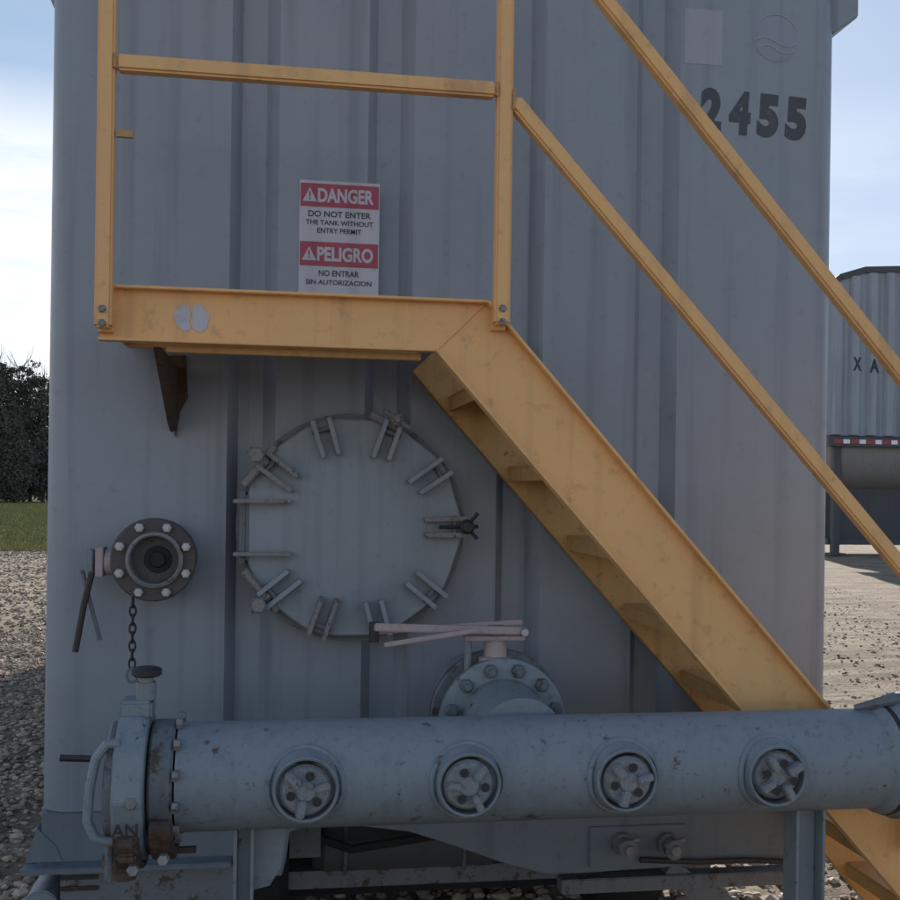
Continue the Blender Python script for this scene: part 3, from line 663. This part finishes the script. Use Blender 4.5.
arc(.171, .186, 205, 335, xv0+.006, xv1-.006).build('clamp_band', RUSTY, ev, bevel=.003)
arc(.14, .168, 200, 300, xv1+.012, xb+.004).build('clamp_band', RUSTY, ev, bevel=.003)
for zz in (-.085, -.120): MB().bar((xv0+.012, YP-.1, zc+zz), (xv1-.012, YP-.1, zc+zz), .02, .15 if zz > -.1 else .12).build('cast_rib', RUSTY, ev, bevel=.006)
MB().box((xv0-.002, YP-.04, zc+.150), (xv1+.004, YP+.04, zc+.192)).build('neck_plate', PGREY, ev, bevel=.006)
stem = MB().lathe(((xv0+xv1)/2+.02, YP, zc+.19), (0, 0, 1), [(0, .022), (.04, .022), (.04, .016), (.055, .016)], 16).build('stem', PGREY, ev)
MB().lathe(((xv0+xv1)/2+.02, YP, zc+.243), (0, 0, 1), [(0, .028), (.004, .034), (.016, .034), (.02, .026)], 20).build('stem_cap', IRON, stem)
for dx, dy, dz in ((.012, -.088, -.125), (.075, -.088, -.105), (.01, -.125, .03)):
    m_ = MB(); hexnut(m_, ((xv0+xv1)/2+dx, YP+dy-.03, zc+dz-.03), (0, -1, 0), .014, .016); m_.build('nut', ZINC if dz < -.1 else CAP, ev)
for yy, zz in ((.04, -.17), (.12, -.125)):
    MB().tube([(xv0-.035, YP+yy, zc+zz), (xv1+.10, YP+yy, zc+zz)], .009, 8).build('stud', RUSTY, ev)
MB().lathe((xv0+.01, YP, zc-.166), (0, 0, -1), [(0, .05), (.02, .05), (.028, .03), (.05, .028)], 14).build('bottom_boss', RUSTY, ev)
text('cast_mark', 'AN', ((xv0+xv1)/2-.001, YP-.175, zc-.055), .028, IRON, ev, width=.055, ext=.001, bold=.02)
# blind cap and its loop handle on the outside
cap_ = MB().lathe((xv0-.022, YP, zc), (1, 0, 0), [(0, .13), (.006, .14), (.02, .14)], 40).build('end_cap', DGREY, ev)
hx = at(106, 776, YP-.09).x
lp = [(hx+.03, YP-.11, zc+.115), (hx+.004, YP-.112, zc+.115), (hx-.018, YP-.115, zc+.085), (hx-.030, YP-.115, zc+.02), (hx-.034, YP-.115, zc-.05), (hx-.018, YP-.115, zc-.085), (hx+.004, YP-.112, zc-.095), (hx+.03, YP-.11, zc-.095)]
MB().tube(lp, .011, 10).build('loop_handle', PGREY, cap_)
MB().tube([(hx+.010, YP-.10, zc+.11), (hx+.010, YP-.10, zc-.19)], .009, 8).build('locking_pin', DGREY, cap_)
p_, q_ = at(60, 758, YP), at(99, 759, YP); MB().tube([p_, q_], .008, 8).build('lever_rod', IRON, cap_)

# ------------------------------------------------------------------ tank outlet valve behind the pipe
YV = -.40
vc = at(502, 722, YV)
ov = thing('outlet_valve', 'bolted round valve with long faded pink lever, half hidden behind the manifold', 'valve', (vc.x, YV, vc.z-.2))
MB().lathe((vc.x, -.002, vc.z), (0, -1, 0), [(0, .13), (.08, .13), (.30, .13)], 40).build('stub_pipe', GREY, ov)
fl1 = MB().lathe((vc.x, YV+.09, vc.z), (0, -1, 0), [(0, .182), (.004, .186), (.024, .186), (.028, .182)], 48).build('flange', DGREY, ov)
MB().lathe((vc.x, YV+.06, vc.z), (0, -1, 0), [(0, .160), (.045, .160)], 40).build('valve_disc_body', PGREY, ov)
fl2 = MB().lathe((vc.x, YV+.013, vc.z), (0, -1, 0), [(0, .166), (.004, .172), (.024, .172), (.028, .166), (.03, .12), (.045, .115), (.25, .11)], 48).build('flange', PGREY, ov)
for k in range(12):
    a = R(8+30*k+ 7); 
    if math.sin(a) < -.2: continue
    m_ = MB(); c = Vector((vc.x+.145*math.cos(a), YV-.015, vc.z+.145*math.sin(a))); hexnut(m_, c, (0, -1, 0), .019, .022); m_.tube([c, c+Vector((0, -.032, 0))], .009, 8); m_.build('flange_nut', DGREY, ov)
sx = at(498, 655, YV).x; zt_ = at(498, 641, YV).z
MB().lathe((sx, YV+.04, vc.z+.15), (0, 0, 1), [(0, .045), (.02, .045), (.022, .032), (zt_-vc.z-.15, .030)], 20).build('valve_neck', PINK, ov)
MB().tube([(sx-.075, YV+.04, vc.z+.13), (sx-.075, YV+.04, zt_-.002)], .010, 8).build('stop_rod', PGREY, ov)
lv = [at(525, 634, YV-.02), at(495, 626, YV-.02), at(440, 623, YV-.03), at(374, 628, YV-.04)]
MB().bar(at(527, 631, YV), at(374, 627, YV-.05), .020, .018).build('lever', PINK, ov, bevel=.003)
MB().bar(at(522, 622, YV+.04), at(372, 632, YV+.0), .014, .016).build('lever_bar', PINK, ov, bevel=.003)
MB().bar(at(478, 630, YV-.06), at(384, 645, YV-.06), .012, .014).build('lever_trigger', PINK, ov, bevel=.003)
p_ = at(498, 634, YV); MB().box((p_.x-.09, YV-.0, p_.z-.018), (p_.x+.075, YV+.085, p_.z-.006)).build('notch_plate', PINK, ov, bevel=.002)
MB().lathe((p_.x, YV+.02, p_.z-.004), (0, 0, 1), [(0, .024), (.026, .022)], 6).build('stem_nut', CAP, ov)
MB().tube([at(374, 622, YV-.04), at(374, 642, YV-.04)], .013, 8).build('lever_grip', IRON, ov)
MB().lathe(at(524, 632, YV-.01), (0, -1, 0), [(0, .012), (.014, .010)], 10).build('lever_pin', ZINC, ov)

# ------------------------------------------------------------------ small flanged valve on the left of the tank
YW = -.16
wc = at(153, 560, YW)
sv = thing('side_valve', 'black oily flanged valve with eight pale nuts on the left of the tank end', 'valve', (wc.x, 0, wc.z))
MB().lathe((wc.x, -.001, wc.z), (0, -1, 0), [(0, .062), (.10, .062)], 32).build('stub_pipe', VALV, sv)
MB().lathe((wc.x, -.055, wc.z), (0, -1, 0), [(0, .112), (.022, .112)], 40).build('back_flange', VALV, sv)
MB().lathe((wc.x, -.08, wc.z), (0, -1, 0), [(0, .092), (.045, .092)], 40).build('valve_body', VALV, sv)
MB().lathe((wc.x, YW+.03, wc.z), (0, -1, 0), [(0, .112), (.003, .116), (.022, .116), (.025, .112), (.025, .066), (.0, .064), (0, .0641)], 48, cap=False).build('front_flange', VALV, sv)
MB().lathe((wc.x+.004, YW+.005, wc.z), (0, -1, 0), [(0, .066), (.0, .078), (.012, .0775), (.016, .070), (.012, .066), (-.02, .064)], 48, cap=False).build('seal_ring', CAP, sv)
MB().lathe((wc.x, YW+.035, wc.z), (0, -1, 0), [(0, .064), (.004, .064)], 32).build('disc', VALV, sv)
MB().lathe((wc.x+.01, YW+.03, wc.z), (0, -1, 0), [(0, .038), (.006, .036), (.006, .024), (.016, .02)], 24).build('disc_hub', BLACKR, sv)
for k in range(8):
    a = R(22.5+45*k); c = Vector((wc.x+.0965*math.cos(a), YW+.004, wc.z+.0965*math.sin(a)))
    m_ = MB(); hexnut(m_, c, (0, -1, 0), .014, .014); m_.tube([c, c+Vector((0, -.02, 0))], .007, 8); m_.build('nut', ZINC, sv)
lx = at(98, 560, -.10); rx = at(115, 560, -.10)
MB().tube([at(118, 562, -.10), at(106, 562, -.10)], .036, 16).build('stem_sleeve', PINK, sv)
MB().box((at(97, 560, -.1).x, -.135, at(100, 576, -.1).z), (at(105, 560, -.1).x, -.06, at(100, 547, -.1).z)).build('notch_plate', PINK, sv, bevel=.002)
MB().box((at(88, 560, -.1).x, -.12, at(100, 575, -.1).z), (at(94, 560, -.1).x, -.08, at(100, 549, -.1).z)).build('lever_boss', PGREY, sv, bevel=.003)
MB().tube([at(92, 572, -.13), at(84, 604, -.14), at(75, 652, -.15)], .009, 8).build('lever', IRON, sv)
MB().tube([at(82, 570, -.11), at(90, 602, -.12), at(100, 640, -.12)], .006, 8).build('lever_trigger', DGREY, sv)
# chain hanging from the valve
cp = at(133, 598, -.12); n_l = 8
for k in range(n_l):
    z = cp.z-.012-k*.0245; m_ = MB(); pts = []
    for i in range(10):
        a = 2*math.pi*i/10; u, v = .0085*math.cos(a), .016*math.sin(a)
        pts.append((cp.x+(u if k % 2 else 0), -.12+(0 if k % 2 else u), z+v))
    m_.tube(pts, .0032, 6, closed=True); m_.build('chain_link', IRON, sv)
zr = cp.z-.012-n_l*.0245
MB().tube([(cp.x+.014*math.cos(a), -.12, zr-.008+.02*math.sin(a)) for a in [2*math.pi*i/16 for i in range(16)]], .004, 6, closed=True).build('chain_ring', DGREY, sv)

# ------------------------------------------------------------------ corrugated trailer far right
YT = 23.5
zt0, zt1 = at(870, 268, YT).z, at(870, 436, YT).z; xT = at(828, 400, YT).x
tr = thing('silo_trailer', 'tall corrugated grey silo trailer with red and white reflective tape behind the stairs', 'trailer', (xT, YT, 0))
TL = 12.0
arch = [(xT, zt0-.55), (xT+.35, zt0-.28), (xT+1.05, zt0-.06), (xT+2, zt0), (xT+TL-2, zt0), (xT+TL-.4, zt0-.25), (xT+TL, zt0-.6)]
MB().prism([(xT, YT+.1, zt1)]+[(x, YT+.1, z) for x, z in arch]+[(xT+TL, YT+.1, zt1)], (0, 2.5, 0)).build('silo_body', TRAIL, tr)
x = xT+.12; k = 0
while x < xT+TL-.2:
    # height of the arch above this panel
    h = zt0
    for (xa_, za_), (xb_, zb_) in zip(arch, arch[1:]):
        if xa_ <= x+.15 <= xb_: h = za_+(zb_-za_)*(x+.15-xa_)/(xb_-xa_)
    MB().prism([(x, YT+.099, zt1+.02), (x+.07, YT-.02, zt1+.02), (x+.26, YT-.02, zt1+.02), (x+.33, YT+.099, zt1+.02)], (0, 0, h-zt1-.10)).build('wall_rib', TRAIL, tr)
    x += .5; k += 1
m_ = MB()
for (xa_, za_), (xb_, zb_) in zip(arch, arch[1:]): m_.bar((xa_, YT+.06, za_+.02), (xb_, YT+.06, zb_+.02), .16, .08)
m_.build('roof_edge', TDARK, tr)
zr_ = at(870, 442, YT).z
MB().box((xT, YT-.06, zr_-.13), (xT+TL, YT+.3, zr_+.13)).build('side_rail', TDARK, tr)
x = xT+.15; i = 0
while x < xT+TL-.3:
    wd = .27 if i % 2 == 0 else .19
    MB().box((x, YT-.068, zr_-.055), (x+wd-.01, YT-.061, zr_+.055)).build('reflective_tape', TAPER if i % 2 == 0 else TAPEW, tr)
    x += wd; i += 1
zh = at(870, 530, YT).z; zg = at(870, 543, YT).z
MB().prism([(xT+.1, YT+.15, zr_-.13), (xT+TL-.3, YT+.15, zr_-.13), (xT+TL-1.2, YT+.5, zh), (xT+1.1, YT+.5, zh)], (0, .01, 0)) if 0 else MB().lathe((xT+.25, YT+1.1, zr_-.35), (1, 0, 0), [(0, .3), (.12, .9), (.3, 1.03), (TL-.9, 1.03), (TL-.6, .6)], 40).build('round_belly', TBELLY, tr)
for x_ in (xT+.35, xT+4.2):
    lg = MB().box((x_-.09, YT+.1, .0), (x_+.09, YT+.28, zr_-.131)).build('landing_leg', TDARK, tr); MB().box((x_-.22, YT, 0), (x_+.22, YT+.4, .06)).build('foot', TDARK, lg)
MB().box((xT+.15, YT+.6, at(870, 546, YT).z), (xT+TL-.8, YT+1.9, zr_-.7)).build('equipment_box', TDARK, tr)
MB().box((xT+.2, YT+.3, zg-.06), (xT+TL, YT+.5, zg+.10)).build('chassis_beam', TDARK, tr)
for x_ in (xT+8.2, xT+9.5, xT+10.8):
    t_ = MB().lathe((x_, YT+.1, .5), (0, 1, 0), [(0, .3), (0, .46), (.04, .5), (.24, .5), (.28, .46), (.28, .3)], 32).build('tyre', BLACKR, tr)
    MB().lathe((x_, YT+.14, .5), (0, 1, 0), [(0, .29), (.08, .16), (.12, .1)], 20).build('rim', ZINC, t_)
px_ = at(857, 364, YT); text('trailer_letter', 'X', (px_.x, YT-.022, px_.z), .36, INK2, tr, width=.24, ext=.004, bold=.04)
px_ = at(874, 366, YT); text('trailer_letter', 'A', (px_.x, YT-.022, px_.z), .36, INK2, tr, width=.27, ext=.004, bold=.04)

# ------------------------------------------------------------------ tree line far left
def tree(x, y, h, sp, seed, label, dens=1.0):
    random.seed(seed)
    t = thing('conifer_tree' if sp < .5 else 'broadleaf_tree', label, 'tree', (x, y, 0), 'trees at the far edge of the grass')
    MB().tube([(x, y, -.1), (x+random.uniform(-.1, .1), y, h*.3), (x+random.uniform(-.2, .2), y, h*.62), (x, y, h*.97)], [.2, .16, .1, .03], 10).build('trunk', BARK, t)
    vs, fs = [], []; lim = MB()
    for i in range(int(150*dens)):
        z = h*(.08+.88*random.random()**1.25); f = z/h
        rr = (h*.26*(1-f)**.7+.25) if sp < .5 else h*.27*math.sqrt(max(.02, 1-((f-.52)/.5)**2))
        a = random.uniform(0, 6.28); r = rr*random.uniform(.35, 1.05)
        c = Vector((x+r*math.cos(a), y+r*math.sin(a), z+random.uniform(-.2, .2)))
        if i % 6 == 0: lim.tube([(x, y, z*.85), c], [.05, .015], 5)
        cr2 = random.uniform(.4, .9)*(.6 if f > .8 else 1)
        for _ in range(36):
            d = Vector((random.gauss(0, 1), random.gauss(0, 1), random.gauss(0, .7))).normalized()*cr2*random.random()**.4
            p = c+d; u = Vector((random.gauss(0, 1), random.gauss(0, 1), random.gauss(0, 1))).normalized(); v = u.orthogonal().normalized(); s = random.uniform(.08, .2); o = len(vs)
            vs += [p-u*s, p+v*s*.5, p+u*s, p-v*s*.5]; fs.append((o, o+1, o+2, o+3))
    for i in range(26):
        a = random.uniform(0, 6.28); z = h*random.uniform(.7, .98); q = Vector((x+.3*math.cos(a), y, z)); e_ = Vector((math.cos(a)*random.uniform(.3, 1.1), 0, random.uniform(.6, 1.6)))
        lim.tube([q, q+e_*.6, q+e_+Vector((random.uniform(-.2, .2), 0, .3))], [.035, .02, .01], 4)
    lim.build('limbs', BARK, t)
    m_ = MB(); m_.v = [Vector(v) for v in vs]; m_.f = fs; m_.build('crown', LEAF, t, smooth=False)
D0 = 95
lbls = ['tall dark pointed tree nearest the left edge of the picture', 'rounded dark tree whose crown is notched against the cloud', 'shorter dark tree between the taller ones beside the tank edge',
        'dark spiky tree just left of the tank corner', 'broad dark tree standing behind the left tank corner', 'dark tree at the far back of the tree line', 'low bushy tree in front of the left tree line', 'thin dark tree rising at the left of the picture']
spots = [(6, 5.0, 0, 8.3), (18, 4.0, 1, 8.9), (30, 6.0, 0, 7.9), (43, 3.0, 1, 8.2), (60, 5.0, 0, 8.6), (24, 12, 1, 8.6), (12, -4, 1, 4.8), (-6, 2, 0, 9.2)]
for i, (px, dy, sp, h) in enumerate(spots):
    p = at(px, 490, D0+dy); tree(p.x, D0+dy, h*1.42, sp, 40+i, lbls[i])
random.seed(3)
# dense undergrowth that reads as one mass beyond the first trees
vs, fs = [], []
for i in range(22000):
    x = random.uniform(-150, 0); y = random.uniform(105, 115); z = random.random()**.8*8.2*(1+.18*noise.noise(Vector((x*.5, 0, 0)))); s = random.uniform(.2, .5)
    u = Vector((random.gauss(0, 1), random.gauss(0, 1), random.gauss(0, 1))).normalized(); v = u.orthogonal().normalized(); o = len(vs); p = Vector((x, y, z))
    vs += [p-u*s, p+v*s*.6, p+u*s, p-v*s*.6]; fs.append((o, o+1, o+2, o+3))
me = bpy.data.meshes.new('woodland'); me.from_pydata([tuple(v) for v in vs], [], fs); me.materials.append(LEAF)
o = bpy.data.objects.new('woodland', me); COL.objects.link(o); tag(o, 'dark mass of far woodland behind the grass on the left', 'woodland', kind='stuff')
